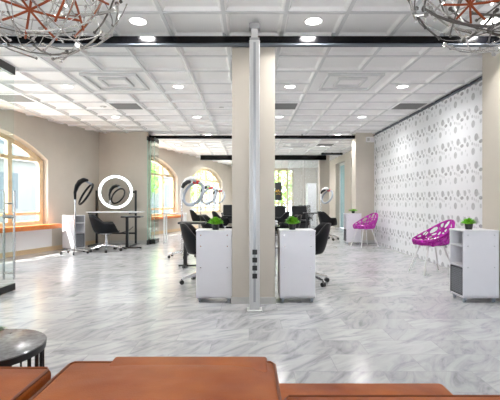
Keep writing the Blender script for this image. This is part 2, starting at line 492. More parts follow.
# tan baseboard under the windows
mb = MB(); facade_box(mb, U(-3.2), U(10.85), -.02, 0.0, 0, .10)
struct(mb.build('baseboard_left', M['tan']), 'tan wooden baseboard under the arched windows', 'baseboard')
mb = MB(); facade_box(mb, U(11.3), U(22.3), -.02, 0.0, 0, .10)
struct(mb.build('baseboard_left_far', M['tan']), 'tan wooden baseboard past the pier', 'baseboard')

mb = MB()
for c in win_c[:2]: facade_box(mb, c - HW - .2, c + HW + .1, -.012, 0, .10, .53)
struct(mb.build('trim_4', M['white_paint']), 'white apron panel under the arched windows', 'trim')
# pier with pilaster behind the vanity
mb = MB(); mb.box(-4.35, -3.70, 10.92, 11.2, 0, CEIL + .02)
mb.box(-3.76, -2.75, 10.86, 11.25, 0, CEIL + .02)
struct(mb.build('wall_pier', M['wall']), 'beige pier behind the ring mirror', 'wall')
mb = MB(); mb.box(-3.78, -2.73, 10.84, 10.86, 0, .08)
struct(mb.build('baseboard_pier', M['base']), 'grey baseboard of the pier', 'baseboard')

# columns
def column(name, x0, x1, y0, y1, label):
    m = MB(); m.box(x0, x1, y0, y1, 0, CEIL + .02, bev=.006)
    struct(m.build(name, M['wall']), label, 'column')
    b = MB()
    b.box(x0 - .012, x1 + .012, y0 - .012, y1 + .012, 0, .075)
    return struct(b.build(name.replace('column', 'baseboard'), M['base']), 'grey baseboard around a column', 'baseboard')
column('column_center', -.19, .29, 4.48, 4.95, 'square beige column in the middle of the room')
column('column_right', 2.885, 3.42, 4.50, 4.95, 'square beige column at the right edge')
column('column_far', 2.93, 3.47, 10.97, 11.40, 'square beige column at the far end of the dotted wall')
column('column_back', 2.88, 3.28, 16.3, 16.7, 'pale column behind the farthest black rail')

# right wall: papered part, plain part
mb = MB(); mb.box(3.43, 3.75, -3.4, 10.97, 0, 2.93)
struct(mb.build('wall_right', M['paper']), 'white wall papered with grey dots', 'wall')
mb = MB(); mb.box(3.41, 3.75, -3.4, 10.97, 2.93, 2.95)
mb.box(3.46, 3.75, -3.4, 10.97, 2.95, 3.02)
struct(mb.build('trim_2', M['grey_strip']), 'grey metal channel along the top of the dotted wall', 'trim')
XR = 3.76
doors = [(13.9, 14.75, 2.75), (15.75, 17.4, 2.75)]
mb = MB()
ys = [11.0] + [v for d in doors for v in d[:2]] + [22.6]
for a, b_ in zip(ys[0::2], ys[1::2]): mb.box(XR, XR + .3, a, b_, 0, CEIL + .02)
for (a, b_, h) in doors: mb.box(XR, XR + .3, a, b_, h, CEIL + .02)
struct(mb.build('wall_right_far', M['wall']), 'beige wall with doorways beyond the dotted wall', 'wall')
for n, (a, b_, h) in enumerate(doors, 1):
    t = bpy.data.objects.new('door_%d' % n, None); COL.objects.link(t); struct(t, 'tall glazed door in a pale frame', 'door')
    mb = MB(); mb.box(XR + .18, XR + .24, a, a + .09, 0, h); mb.box(XR + .18, XR + .24, b_ - .09, b_, 0, h); mb.box(XR + .18, XR + .24, a, b_, h - .09, h)
    mb.build('door_frame', M['white_paint'], t)
    mb = MB(); mb.box(XR + .2, XR + .215, a + .09, b_ - .09, .02, h - .09)
    mb.build('door_glass', M['glass_teal'], t)

# far wall with a tall window
YB = 22.5
mb = MB()
wx0, wx1, wz0, wz1 = 1.35, 2.52, 0.3, 2.92
mb.box(-0.9, wx0, YB, YB + .25, 0, CEIL + .02); mb.box(wx1, 4.1, YB, YB + .25, 0, CEIL + .02)
mb.box(wx0, wx1, YB, YB + .25, 0, wz0); mb.box(wx0, wx1, YB, YB + .25, wz1, CEIL + .02)
struct(mb.build('wall_back', M['wall']), 'beige wall at the far end', 'wall')
t = bpy.data.objects.new('window_5', None); COL.objects.link(t); struct(t, 'tall far window with golden mullions', 'window')
mb = MB(); mb.box(wx0, wx1, YB + .1, YB + .16, wz0, wz0 + .06); mb.box(wx0, wx1, YB + .1, YB + .16, wz1 - .06, wz1); mb.box(wx0, wx0 + .06, YB + .1, YB + .16, wz0, wz1); mb.box(wx1 - .1, wx1, YB + .1, YB + .16, wz0, wz1)
mb.build('window_frame', M['wood_frame'], t)
for x in (1.68, 2.16):
    mb = MB(); mb.box(x - .045, x + .045, YB + .09, YB + .17, wz0, wz1); mb.build('mullion', M['wood_frame'], t)
for z in (1.0, 2.0):
    mb = MB(); mb.box(wx0, wx1, YB + .1, YB + .16, z - .03, z + .03); mb.build('transom', M['wood_frame'], t)
mb = MB(); mb.quad((wx0, YB + .13, wz0), (wx1, YB + .13, wz0), (wx1, YB + .13, wz1), (wx0, YB + .13, wz1)); mb.build('window_pane', M['glass'], t)

# unseen wall behind the camera; its bare opening is added for fill light
mb = MB()
mb.box(-8.6, -1.4, -3.3, -3.0, 0, CEIL + .02); mb.box(1.6, 3.76, -3.3, -3.0, 0, CEIL + .02); mb.box(-1.4, 1.6, -3.3, -3.0, 2.2, CEIL + .02)
struct(mb.build('wall_front', M['wall']), 'beige wall around an added opening for fill light', 'wall')

# ------------------------------------------------------------------ outdoors
mb = MB(); mb.quad((-60, -40, -.25), (40, -40, -.25), (40, 90, -.25), (-60, 90, -.25))
struct(mb.build('ground', M['pave']), 'pale street paving outside', 'ground')
t = thing('street_building', 'grey facade of the building across the street, seen through the arched windows', 'building', fp(0, 15, -.25))
t.rotation_euler.z = math.atan2(DN.y, DN.x)
mb = MB(); mb.box(-15, 75, 0, 6, 0, 9.0); mb.box(-15, 75, -.25, 0, 4.0, 4.25); mb.box(-15, 75, -.3, 0, 8.7, 9.0)
mb.build('wall', M['facade'], t)
for k in range(16):
    for z0, z1 in ((.9, 3.2), (5.0, 7.4)):
        mb = MB(); x = -4 + k * 4.2
        mb.box(x, x + 1.5, -.03, .05, z0, z1); mb.build('window', M['facade_win'], t)
def tree(x, y, h, r, label, seed):
    rnd = random.Random(seed)
    t = thing('street_tree', label, 'tree', (x, y, -.25), group='trees on the street')
    mb = MB(); mb.tube([(0, 0, 0), (.05, 0, h * .3), (-.05, .05, h * .6), (0, 0, h * .85)], [.12, .10, .07, .03]); mb.build('trunk', M['bark'], t)
    mb = MB()
    for _ in range(900):
        d = Vector((rnd.gauss(0, 1), rnd.gauss(0, 1), rnd.gauss(0, 1))).normalized() * r * rnd.uniform(.45, 1.0)
        c = Vector((0, 0, h * .62)) + Vector((d.x, d.y, d.z * 1.15))
        a = Vector((rnd.gauss(0, 1), rnd.gauss(0, 1), rnd.gauss(0, 1))).normalized() * .16
        b_ = a.orthogonal().normalized() * .09
        mb.quad(c - a, c + b_, c + a, c - b_)
    mb.build('foliage', M['tree_leaf'], t, fixn=False)
tree(-6.6, 24.0, 4.6, 1.5, 'leafy green street tree seen through the second arched window', 3)
tree(-4.3, 33.0, 5.0, 1.7, 'leafy green street tree seen through the farthest arched window', 4)
tree(2.2, 27.5, 4.2, 1.5, 'leafy green street tree outside the tall far window', 5)

# ------------------------------------------------------------------ black ceiling rails
def rail(x0, x1, y, label, h=.09, top=2.955, d=.09):
    t = thing('ceiling_rail', label, 'rail', ((x0 + x1) / 2, y, top - h), group='black ceiling rails')
    w = (x1 - x0) / 2
    mb = MB(); mb.box(-w, w, -d / 2, d / 2, .013, h, bev=.004); mb.build('track', M['black_gloss'], t)
    mb = MB(); mb.box(-w, w, -d / 2 + .008, d / 2 - .008, 0, .013); mb.build('channel', M['grey_strip'], t)['label'] = 'grey lower channel'
    n = max(2, int((x1 - x0) / 1.2))
    for k in range(n + 1):
        x = -w + .06 + (2 * w - .12) * k / n
        mb = MB(); mb.box(x - .02, x + .02, -.02, .02, h, CEIL - (top - h) + .001); mb.build('hanger', M['alu_dark'], t)
    return t
rail(-6.35, 3.40, 4.42, 'long glossy black ceiling rail nearest the camera, passing over the middle column')
rail(-2.78, 2.92, 11.05, 'glossy black ceiling rail between the ring mirror pier and the far column')
rail(-1.95, 3.1, 16.1, 'farthest black ceiling rail, above the row of hood dryers', h=.2, top=2.99)
rail(2.75, 3.55, 15.2, 'short black rail piece at the right end of the farthest rail', h=.07, top=2.97)

# ------------------------------------------------------------------ white service pole in front of the column
t = thing('service_pole', 'white aluminium service pole with four black sockets in front of the beige column', 'pole', (0.058, 4.2, 0))
mb = MB(); mb.box(-.055, .055, -.045, .045, .015, 2.83, bev=.012); mb.build('shaft', M['alu'], t)
mb = MB(); mb.box(-.012, .012, -.048, -.045, .1, 2.8); mb.build('groove', M['alu_dark'], t)
mb = MB(); mb.box(-.036, .036, -.03, .03, 2.83, 2.95, bev=.005); mb.build('neck', M['alu'], t)
mb = MB(); mb.box(-.058, .058, -.05, .05, 2.95, CEIL, bev=.004); mb.build('top_cap', M['alu_dark'], t)
mb = MB(); mb.box(-.05, .05, -.042, .042, 2.825, 2.85); mb.build('collar', M['alu_dark'], t)
mb = MB(); mb.box(-.08, .08, -.075, .075, 0, .02, bev=.005); mb.build('base_plate', M['alu'], t)
for k in range(4):
    z = .345 + k * .083
    s = MB(); s.box(-.023, .027, -.056, -.044, z, z + .052, bev=.004); s = s.build('socket', M['black_metal'], t)

# ------------------------------------------------------------------ downlights, vents, detectors
first = None
for j, y in enumerate((4.18, 6.57, 8.94, 11.31, 13.68, 17.2, 19.6, 1.8)):
    for i, x in enumerate((-2.98, -1.16, .675, 2.52)):
        if x < wx(y) + .4: continue
        names = ['leftmost', 'second from left', 'third from left', 'rightmost']
        rows = ['nearest row before the first rail', 'row just past the first rail', 'third row from the camera', 'fourth row from the camera', 'fifth row from the camera',
                'row beyond the farthest rail', 'last row at the far end', 'row above the sofa']
        lab = 'round downlight, %s of the %s' % (names[i], rows[j])
        if first is None:
            t = thing('downlight', lab, 'downlight', (x, y, CEIL + .036), group='round ceiling downlights')
            mb = MB(); mb.lathe([(.098, .014), (.105, -.006), (.095, -.014), (.084, -.010), (.084, .01)], 32); mb.build('bezel', M['white_paint'], t, smooth=True)
            mb = MB(); mb.lathe([(0, -.008), (.083, -.008), (.083, .008), (0, .008)], 32); mb.build('lamp', M['lamp'], t)
            first = t
        else:
            t = dup(first, (x, y, CEIL + .036), 0, lab)
        if j == 7: continue
        ld = bpy.data.lights.new('downlight_lamp', 'AREA'); ld.shape = 'DISK'; ld.size = .17; ld.energy = 13 if y < 12 else 24; ld.color = (1, .99, .975)
        ld.spread = R(150)
        lo = bpy.data.objects.new('downlight_lamp', ld); COL.objects.link(lo); lo.location = (x, y, CEIL + .014)
vent0 = None
for (x, y, lab) in ((-2.38, 7.76, 'square ceiling air vent left of the middle column'), (-4.21, 7.17, 'square ceiling air vent near the first arched window'),
                    (.66, 7.76, 'square ceiling air vent right of the middle column'), (3.1, 7.76, 'square ceiling air vent by the dotted wall'),
                    (2.49, 13.1, 'square ceiling air vent beyond the second rail, near the doors')):
    if vent0 is None:
        t = vent0 = thing('ceiling_vent', lab, 'vent', (x, y, CEIL - .004), group='square ceiling vents')
        mb = MB(); mb.box(-.30, .30, -.29, -.25, -.012, .005); mb.box(-.30, .30, .25, .29, -.012, .005); mb.box(-.30, -.26, -.25, .25, -.012, .005); mb.box(.26, .30, -.25, .25, -.012, .005)
        mb.build('frame', M['ceil'], t)
        mb = MB(); mb.box(-.26, .26, -.25, .25, .003, .008); mb.build('duct', M['dark_trim'], t)
        mb = MB()
        for k in range(9):
            yy = -.22 + k * .055
            mb.box(-.26, .26, yy - .016, yy + .016, -.006, -.002, rot=Matrix.Rotation(R(-35), 3, 'X'))
        mb.build('slats', M['slat_grey'], t)
    else: dup(vent0, (x, y, CEIL - .004), 0, lab)
det0 = None
for (x, y, lab) in ((-.92, 7.5, 'small round ceiling sensor left of the column'), (1.47, 7.5, 'small round ceiling sensor right of the column'),
                    (-2.9, 7.95, 'small round ceiling sensor above the window side'), (-.55, 8.05, 'small round ceiling sensor beside the column top'), (.95, 1.9, 'small round ceiling sensor above the sofa')):
    if y < 3: continue
    if det0 is None:
        t = det0 = thing('ceiling_sensor', lab, 'sensor', (x, y, CEIL + .049), group='small ceiling sensors')
        mb = MB(); mb.lathe([(0, 0), (.075, 0), (.075, -.012), (.055, -.03), (0, -.032)], 24); mb.build('housing', M['base'], t, smooth=True)
        mb = MB(); mb.lathe([(0, -.031), (.02, -.031), (.018, -.042), (0, -.044)], 16); mb.build('lens', M['white_paint'], t, smooth=True)
    else: dup(det0, (x, y, CEIL + .049), 0, lab)
# emergency lamp box on the far column
t = thing('emergency_lamp', 'small white box lamp high on the far column', 'lamp', (3.31, 10.97, 2.83))
mb = MB(); mb.box(-.11, .11, -.06, 0, -.075, .075, bev=.01); mb.build('housing', M['white_paint'], t)
mb = MB(); mb.box(-.085, -.02, -.066, -.058, -.04, .04); mb.build('grille', M['base'], t)
mb = MB(); mb.box(.01, .085, -.066, -.058, -.04, .04); mb.build('diffuser', M['white_lam'], t)

# ------------------------------------------------------------------ wire ball pendants
def star_ball(loc, r, label, seed, copper_dirs, cl=1.0):
    rnd = random.Random(seed)
    t = thing('wire_ball_pendant', label, 'pendant lamp', loc, group='wire ball pendants')
    c = Vector(loc)
    N = 42
    nodes = []
    for k in range(N):
        z = 1 - 2 * (k + .5) / N
        a = k * PI * (3 - math.sqrt(5)) + rnd.uniform(-.25, .25)
        q = math.sqrt(1 - z * z)
        nodes.append(Vector((q * math.cos(a), q * math.sin(a), z)))
    cop = set()
    for d in copper_dirs:      # the copper joints, on the side of the ball that faces the sofa
        d = Vector(d).normalized()
        best = max((i for i in range(N) if i not in cop), key=lambda i: nodes[i].dot(d))
        nodes[best] = d; cop.add(best)
    for i, nrm in enumerate(nodes):
        mb = MB()
        base = nrm * r * rnd.uniform(.74, 1.0)
        a = nrm.orthogonal().normalized(); b_ = nrm.cross(a)
        nn = 4 if i in cop else rnd.choice((2, 3, 3))
        ph = rnd.uniform(0, PI)
        for k in range(nn):
            th = ph + PI * k / nn + rnd.uniform(-.15, .15)
            d = (a * math.cos(th) + b_ * math.sin(th) + nrm * rnd.uniform(-.12, .12)).normalized()
            l = r * (rnd.uniform(.34, .50) * cl if i in cop else rnd.uniform(.30, .56))
            sag = nrm * (-l * l / (2 * r) * .8)
            p0, p1 = base - d * l + sag, base + d * l + sag
            rad = .0062 if i in cop else rnd.choice((.0030, .0042, .0056, .0085))
            mb.tube([p0, base - d * l * .5 + sag * .25, base, base + d * l * .5 + sag * .25, p1], rad, 6)
            if i not in cop:
                for p, q in ((p0, d), (p1, -d)): mb.cyl(p, p + q * .012, rad * 1.7, n=6)
        mb.sphere(base, .009, 1)
        o = mb.build('wire_star', M['copper'] if i in cop else M[rnd.choice(('wire', 'wire', 'wire_dark'))], t, smooth=True)
        if i in cop: o['label'] = 'copper wire star'
    mb = MB()
    for k in range(3):
        ax = Vector((rnd.gauss(0, 1), rnd.gauss(0, 1), rnd.gauss(0, 1)))
        mb.torus((0, 0, 0), r * .93, .0022, ax, 48, 6)
    mb.build('hoops', M['wire'], t, smooth=True)
    bt = []
    for k in range(10):
        d = Vector((rnd.gauss(0, 1), rnd.gauss(0, 1), rnd.gauss(0, 1))).normalized() * r * rnd.uniform(.35, .7)
        mb = MB(); mb.sphere(d, .007, 2); mb.build('bulb', M['lamp'], t, smooth=True)
        bt.append(d)
    mb = MB(); mb.cyl((0, 0, r * .5), (0, 0, CEIL - loc[2] + .012), .006); mb.build('cord', M['black_metal'], t)
    mb = MB()
    for d in bt: mb.tube([(0, 0, r * .5), d * .5 + Vector((0, 0, r * .2)), d], .0016, 5)
    mb.build('lamp_wires', M['wire'], t)
    mb = MB(); mb.lathe([(0, -.03), (.06, -.03), (.07, 0), (0, 0)], 24, (0, 0, CEIL - loc[2] + .024)); mb.build('ceiling_rose', M['alu_dark'], t)
star_ball((-1.16, 2.2, 2.43), .48, 'left wire ball pendant of crossed steel and copper stars', 11, [(0.195, -0.556, -0.808), (0.658, -0.551, -0.513), (.5, -.2, .8)])
star_ball((1.337, 2.2, 2.45), .46, 'right wire ball pendant of crossed steel and copper stars', 12, [(-0.527, -0.378, -0.761), (-.4, .2, .8)], .62)

# ------------------------------------------------------------------ grass pot plants
def grass_plant(name, label, loc, h=.13, spread=.108, n=560, mat='leaf', seed=1, pot=.045, group='grass plants in black pots'):
    rnd = random.Random(seed)
    t = thing(name, label, 'plant', loc, group=group)
    mb = MB(); mb.lathe([(0, 0), (pot * .8, 0), (pot, .065), (pot * .9, .065), (pot * .85, .055), (0, .055)], 20); mb.build('pot', M['black_metal'], t, smooth=True)
    mb = MB()
    for _ in range(n):
        a = rnd.uniform(0, 2 * PI); el = math.asin(rnd.uniform(.12, 1)); q = rnd.uniform(.35, 1) ** .5
        d = Vector((math.cos(a) * math.cos(el), math.sin(a) * math.cos(el), math.sin(el)))
        tip = Vector((d.x * spread, d.y * spread, .06 + d.z * (h - .06))) * 1.0
        tip = Vector((0, 0, .058)) + (tip - Vector((0, 0, .058))) * q
        root = Vector((0, 0, .058)) + (tip - Vector((0, 0, .058))) * .45 + Vector((rnd.uniform(-.01, .01), rnd.uniform(-.01, .01), 0))
        w = Vector((-math.sin(a), math.cos(a), rnd.uniform(-.4, .4))) * .0055
        mid = root.lerp(tip, .6) + Vector((0, 0, .008))
        mb.quad(root - w * .6, root + w * .6, mid + w, mid - w)
        mb.quad(mid - w, mid + w, tip + w * .2, tip - w * .2)
    mb.build('foliage', M[mat], t, fixn=False)
    return t

# ------------------------------------------------------------------ white trolleys
TW, TD, TH = .2, .145, .82
def make_trolley(loc, rotz, label):
    t = thing('salon_trolley', label, 'trolley', loc, rotz, 'white salon trolleys')
    mb = MB()
    for s in (-1, 1): mb.box(-TW, TW, s * TD - .009, s * TD + .009, .055, TH - .018, bev=.002)
    mb.box(TW - .018, TW, -TD, TD, .055, TH - .018)
    mb.box(-TW, TW, -TD - .009, TD + .009, .055, .073)
    mb.build('carcass', M['white_lam'], t)
    mb = MB(); mb.box(-TW - .004, TW + .004, -TD - .013, TD + .013, TH - .018, TH, bev=.003); mb.build('top', M['white_lam'], t)
    for z in (.40, .63):
        mb = MB(); mb.box(-TW + .004, TW - .02, -TD + .009, TD - .009, z, z + .016); mb.build('shelf', M['white_lam'], t)
    b = MB(); b.box(-TW + .002, -TW + .012, -TD + .013, TD - .013, .085, .385); bo = b.build('basket', M['grey_mesh'], t)
    b = MB()
    for a in ((-TD + .012, -TD + .024, .08, .39), (TD - .024, TD - .012, .08, .39), (-TD + .012, TD - .012, .08, .092), (-TD + .012, TD - .012, .378, .39)):
        b.box(-TW - .003, -TW + .014, *a)
    b.build('basket_frame', M['dark_trim'], bo)
    b = MB()
    for k in range(11): b.box(-TW - .001, -TW + .003, -TD + .026 + k * .0235, -TD + .029 + k * .0235, .09, .38)
    for k in range(13): b.box(-TW - .001, -TW + .003, -TD + .02, TD - .02, .10 + k * .022, .102 + k * .022)
    b.build('basket_mesh', M['dark_trim'], bo)
    for s in (-1, 1):
        for x in (-.15, .15):
            for z in (.40, .64, .765):
                q = MB(); q.cyl((x, s * (TD + .008), z), (x, s * (TD + .013), z), .007, n=10); q.build('screw', M['chrome'], t)
    for x in (-.165, .165):
        for y in (-.11, .11):
            q = MB(); q.cyl((x - .011, y, .022), (x + .011, y, .022), .022, n=16); q.box(x - .016, x + .016, y - .016, y + .016, .03, .056); q.build('caster', M['grey_plastic'], t)
    return t
tr = make_trolley((-.395, 4.66, 0), 0, 'white salon trolley directly left of the middle beige column, topped with grass')
dup(tr, (.548, 4.66, 0), PI, 'white salon trolley directly right of the middle beige column, topped with grass')
dup(tr, (2.615, 4.66, 0), 0, 'white salon trolley with open shelves in front of the right edge column')
dup(tr, (2.78, 10.75, 0), 0, 'small far white trolley beside the far purple chair')
dup(tr, (-4.10, 9.36, 0), R(152), 'white trolley by the arched window, left of the vanity desk')
grass_plant('potted_grass', 'bright green grass in a black pot on the trolley left of the middle column', (-.385, 4.60, TH), h=.155, seed=1)
grass_plant('potted_grass', 'bright green grass in a black pot on the trolley right of the middle column', (.50, 4.62, TH), h=.165, seed=2)
grass_plant('potted_grass', 'bright green grass in a black pot on the open trolley at the right edge', (2.56, 4.66, TH), h=.14, spread=.10, seed=3)
grass_plant('potted_grass', 'bright green grass in a black pot on the far white trolley', (2.80, 10.75, TH), h=.12, spread=.15, seed=4)

# ------------------------------------------------------------------ black salon chairs
def shell_grid(rim, nu=28, nv=7, r0=.17, r1=.27, zb=.44, lean=.10, sq=1.0):
    """a bucket: angle 0 is the middle of the back; rim(angle) the rim height"""
    pts = []
    for i in range(nu):
        a = 2 * PI * i / nu
        row = []
        for j in range(nv + 1):
            v = j / nv
            rr = r0 + (r1 - r0) * math.sin(v * PI / 2) ** .8
            z = zb + (rim(a) - zb) * (1 - math.cos(v * PI / 2)) ** .9
            x = rr * math.cos(a) * sq + lean * max(math.cos(a), 0) * v * v
            row.append(Vector((x, rr * math.sin(a), z)))
        pts.append(row)
    return pts
def chair_rim(a):
    c = math.cos(a)
    if c > 0.25: return .66 + .18 * min(1, (c - .25) / .5) ** .8
    if c > -.55: return .66
    return .66 - .20 * min(1, (-.55 - c) / .3)
def make_chair(loc, rotz, label):
    t = thing('salon_chair', label, 'chair', loc, rotz, 'black salon chairs')
    g = shell_grid(chair_rim, 36, 8, .19, .27, .42, .06)
    mb = MB(); bm = mb.bm
    V = [[bm.verts.new(p) for p in row] for row in g]
    n = len(V)
    for i in range(n):
        for j in range(8): bm.faces.new((V[i][j], V[(i + 1) % n][j], V[(i + 1) % n][j + 1], V[i][j + 1]))
    cb = bm.verts.new((0, 0, .405))
    for i in range(n): bm.faces.new((V[(i + 1) % n][0], V[i][0], cb))
    o = mb.build('shell', M['black_leather'], t, smooth=True)
    md = o.modifiers.new('thick', 'SOLIDIFY'); md.thickness = .035; md.offset = -1
    mb = MB(); mb.lathe([(0, .425), (.2, .43), (.225, .46), (.2, .49), (0, .50)], 28, (-.015, 0, 0)); mb.build('seat_cushion', M['black_leather'], t, smooth=True)
    mb = MB(); mb.cyl((0, 0, .10), (0, 0, .42), .026, n=16); mb.cyl((0, 0, .38), (0, 0, .412), .10, .12, n=20); mb.cyl((0, 0, .10), (0, 0, .22), .042, n=16); mb.build('gas_lift', M['chrome'], t, smooth=True)
    mb = MB()
    for k in range(5):
        a = 2 * PI * k / 5 + .3
        mb.tube([(0, 0, .135), (.15 * math.cos(a), .15 * math.sin(a), .115), (.30 * math.cos(a), .30 * math.sin(a), .075)], [.030, .024, .018], 8)
    mb.build('star_base', M['chrome'], t, smooth=True)
    for k in range(5):
        a = 2 * PI * k / 5 + .3
        p = Vector((.30 * math.cos(a), .30 * math.sin(a), .03)); d = Vector((-math.sin(a), math.cos(a), 0))
        mb = MB(); mb.cyl(p - d * .022, p + d * .022, .03, n=16); mb.cyl(p, p + Vector((0, 0, .05)), .008, n=8); mb.build('caster', M['black_metal'], t)
    return t
ch = make_chair((-3.28, 9.18, 0), R(200), 'black bucket salon chair on a white star base at the ring mirror vanity')
ch.scale = (1.14, 1.14, 1.0)
dup(ch, (-.64, 5.60, 0), R(180), 'black bucket salon chair half hidden behind the trolley left of the middle column')
dup(ch, (.82, 5.60, 0), 0, 'black bucket salon chair half hidden behind the trolley right of the middle column')
dup(ch, (-.78, 8.9, 0), R(170), 'black salon chair in the row left of the column, second from the camera')
dup(ch, (-.78, 11.9, 0), R(185), 'black salon chair in the row left of the column, third from the camera')
dup(ch, (.85, 8.9, 0), R(5), 'black salon chair in the row right of the column, second from the camera')
dup(ch, (.9, 11.9, 0), R(-10), 'black salon chair in the row right of the column, third from the camera')
dup(ch, (2.35, 11.9, 0), R(200), 'black salon chair just left of the far white trolley')
dup(ch, (-1.75, 14.0, 0), R(190), 'black salon chair deep in the room near the second arched window')

# ------------------------------------------------------------------ magenta lattice chairs
def mag_rim(a):
    c = math.cos(a)
    return .53 + .32 * max(0, (c + .9) / 1.9) ** 1.9
def make_lattice_chair(loc, rotz, label):
    rnd = random.Random(5)
    t = thing('lattice_chair', label, 'chair', loc, rotz, 'purple lattice chairs')
    nu, nv = 16, 4
    g = shell_grid(mag_rim, nu, nv, .20, .285, .462, .07, 1.0)
    mb = MB(); bm = mb.bm
    V = []
    for i in range(nu):
        row = []
        for j in range(nv + 1):
            p = g[i][j].copy()
            if 0 < j < nv:
                q = g[(i + 1) % nu][j]
                p = p.lerp(q, rnd.uniform(-.30, .35)) + Vector((0, 0, rnd.uniform(-.03, .03)))
            row.append(bm.verts.new(p))
        V.append(row)
    cen = bm.verts.new((0, 0, .45))
    for i in range(nu):
        i2 = (i + 1) % nu
        for j in range(nv):
            a, b_, c, d = V[i][j], V[i2][j], V[i2][j + 1], V[i][j + 1]
            if rnd.random() < .4: bm.faces.new((a, b_, c)); bm.faces.new((a, c, d))
            elif rnd.random() < .35: bm.faces.new((a, b_, d)); bm.faces.new((b_, c, d))
            else: bm.faces.new((a, b_, c, d))
        bm.faces.new((V[i2][0], V[i][0], cen))
    o = mb.build('lattice_shell', M['magenta'], t)
    w = o.modifiers.new('bars', 'WIREFRAME'); w.thickness = .042; w.use_boundary = True; w.use_even_offset = False
    s = o.modifiers.new('round', 'SUBSURF'); s.levels = 1; s.render_levels = 1
    mb = MB(); mb.torus((0, 0, .445), .15, .016, (0, 0, 1), 28, 8); mb.box(-.15, .15, -.014, .014, .432, .452); mb.box(-.014, .014, -.15, .15, .432, .452)
    mb.build('seat_ring', M['white_paint'], t)
    for sx in (-1, 1):
        for sy in (-1, 1):
            mb = MB(); mb.cyl((sx * .13, sy * .11, .445), (sx * .26, sy * .215, 0), .013, .010, n=10); mb.build('leg', M['white_paint'], t, smooth=True)
    return t
lc = make_lattice_chair((2.93, 6.42, 0), R(8), 'purple lattice chair with white legs beside the right edge trolley')
dup(lc, (2.93, 10.15, 0), R(22), 'smaller looking purple lattice chair at the far end of the dotted wall')

# ------------------------------------------------------------------ hood dryers
def make_dryer(loc, rotz, label, ring_mat, head_mat, panel, pole_mat, n, group):
    t = thing('hood_dryer', label, 'hair dryer', loc, rotz, group)
    mb = MB(); mb.cyl((0, 0, .08), (0, 0, 1.22), .016, n=12); mb.cyl((0, 0, .06), (0, 0, .16), .03, n=14); mb.build('pole', pole_mat, t, smooth=True)
    mb = MB()
    for k in range(5):
        a = 2 * PI * k / 5
        mb.tube([(0, 0, .10), (.28 * math.cos(a), .28 * math.sin(a), .065)], [.018, .012], 8)
    mb.build('star_base', pole_mat, t)
    for k in range(5):
        a = 2 * PI * k / 5
        p = Vector((.28 * math.cos(a), .28 * math.sin(a), .026)); d = Vector((-math.sin(a), math.cos(a), 0))
        mb = MB(); mb.cyl(p - d * .015, p + d * .015, .026, n=12); mb.cyl(p, p + Vector((0, 0, .045)), .007, n=8); mb.build('caster', M['black_metal'], t)
    n = Vector(n).normalized()
    cen = Vector((.24, 0, 1.30))
    RR = .255
    mb = MB(); mb.torus(cen, RR, .032 if panel else .024, n, 40, 10); mb.build('heat_ring', ring_mat, t, smooth=True)
    # bracket that climbs from the pole and arches over the ring
    up = (Vector((0, 0, 1)) - n * n.z).normalized()
    top = cen + up * RR
    pts = [(0, 0, 1.18), (-.01, .02, 1.34), (.03, .03, 1.48), (.10, .02, 1.57), (.19, 0, 1.61), (.28, -.02, 1.60)]
    mb = MB(); mb.tube(pts, [.024, .032, .048, .055, .050, .03], 10, up=(0, 1, 0), flat=1.3); mb.build('hood_arm', head_mat, t, smooth=True)
    mb = MB(); mb.cyl((.24, -.01, 1.58), top, .022, n=10); mb.build('ring_joint', M['grey_plastic'], t)
    if panel:
        side = n.cross(up)
        mb = MB(); mb.torus(cen + n * .012, RR, .040, n, 10, 10, *(lambda a: (a - .28, a + .28))(0)); bm = mb.bm
        # turn the small arc so that it sits at the top of the ring
        q = n.to_track_quat('Z', 'Y').to_matrix(); e = q @ Vector((1, 0, 0))
        ang = math.atan2(n.dot(e.cross(up)), e.dot(up))
        bmesh.ops.rotate(bm, verts=bm.verts[:], cent=cen, matrix=Matrix.Rotation(ang, 3, n))
        mb.build('control_panel', M['red'], t)
        mb = MB(); mb.tube([(.02, -.05, 1.42), (.06, -.06, 1.49), (.13, -.075, 1.535), (.2, -.085, 1.545)], [.03, .045, .045, .03], 8); mb.build('head_cover', M['black_metal'], t, smooth=True)
    return t
make_dryer((-3.80, 8.74, 0), 0, 'black ring hood dryer on a thin pole by the arched window', M['black_leather'], M['black_leather'], False, M['chrome'], (-.70, -.50, .50), 'hood dryers')
d1 = make_dryer((-1.38, 8.2, 0), 0, 'nearest and largest looking grey ring hood dryer left of the column', M['grey_plastic'], M['white_paint'], True, M['chrome'], (-.52, -.74, .42), 'hood dryers')
dup(d1, (-1.40, 11.6, 0), 0, 'middle of the three grey ring hood dryers left of the column')
dup(d1, (-1.38, 15.3, 0), 0, 'farthest of the three grey ring hood dryers left of the column')
dup(d1, (2.62, 14.6, 0), R(-25), 'grey ring hood dryer in front of the pale far column on the right')

# ------------------------------------------------------------------ small black side tables with a T foot
def make_side(loc, rotz, label):
    t = thing('service_table', label, 'side table', loc, rotz, 'small black service tables')
    mb = MB(); mb.box(-.235, .235, -.15, .15, .755, .79, bev=.006); mb.build('tabletop', M['black_metal'], t)
    mb = MB(); mb.box(-.155, -.095, -.025, .025, .03, .755); mb.build('post', M['black_metal'], t)
    mb = MB(); mb.box(-.24, .22, -.03, .03, .02, .045, bev=.004); mb.box(-.15, -.10, -.19, .19, .02, .045, bev=.004); mb.build('foot', M['black_metal'], t)
    for (x, y) in ((-.225, 0), (.2, 0), (-.125, .175), (-.125, -.175)):
        mb = MB(); mb.cyl((x, y, 0), (x, y, .022), .014, n=10); mb.build('glide', M['alu_dark'], t)
    return t
st = make_side((-.98, 6.95, 0), 0, 'small black service table behind the chair left of the middle column')
dup(st, (-2.80, 9.60, 0), R(0), 'small black service table in front of the ring mirror vanity')
dup(st, (1.95, 12.6, 0), R(0), 'small black service table far right near the far trolley')

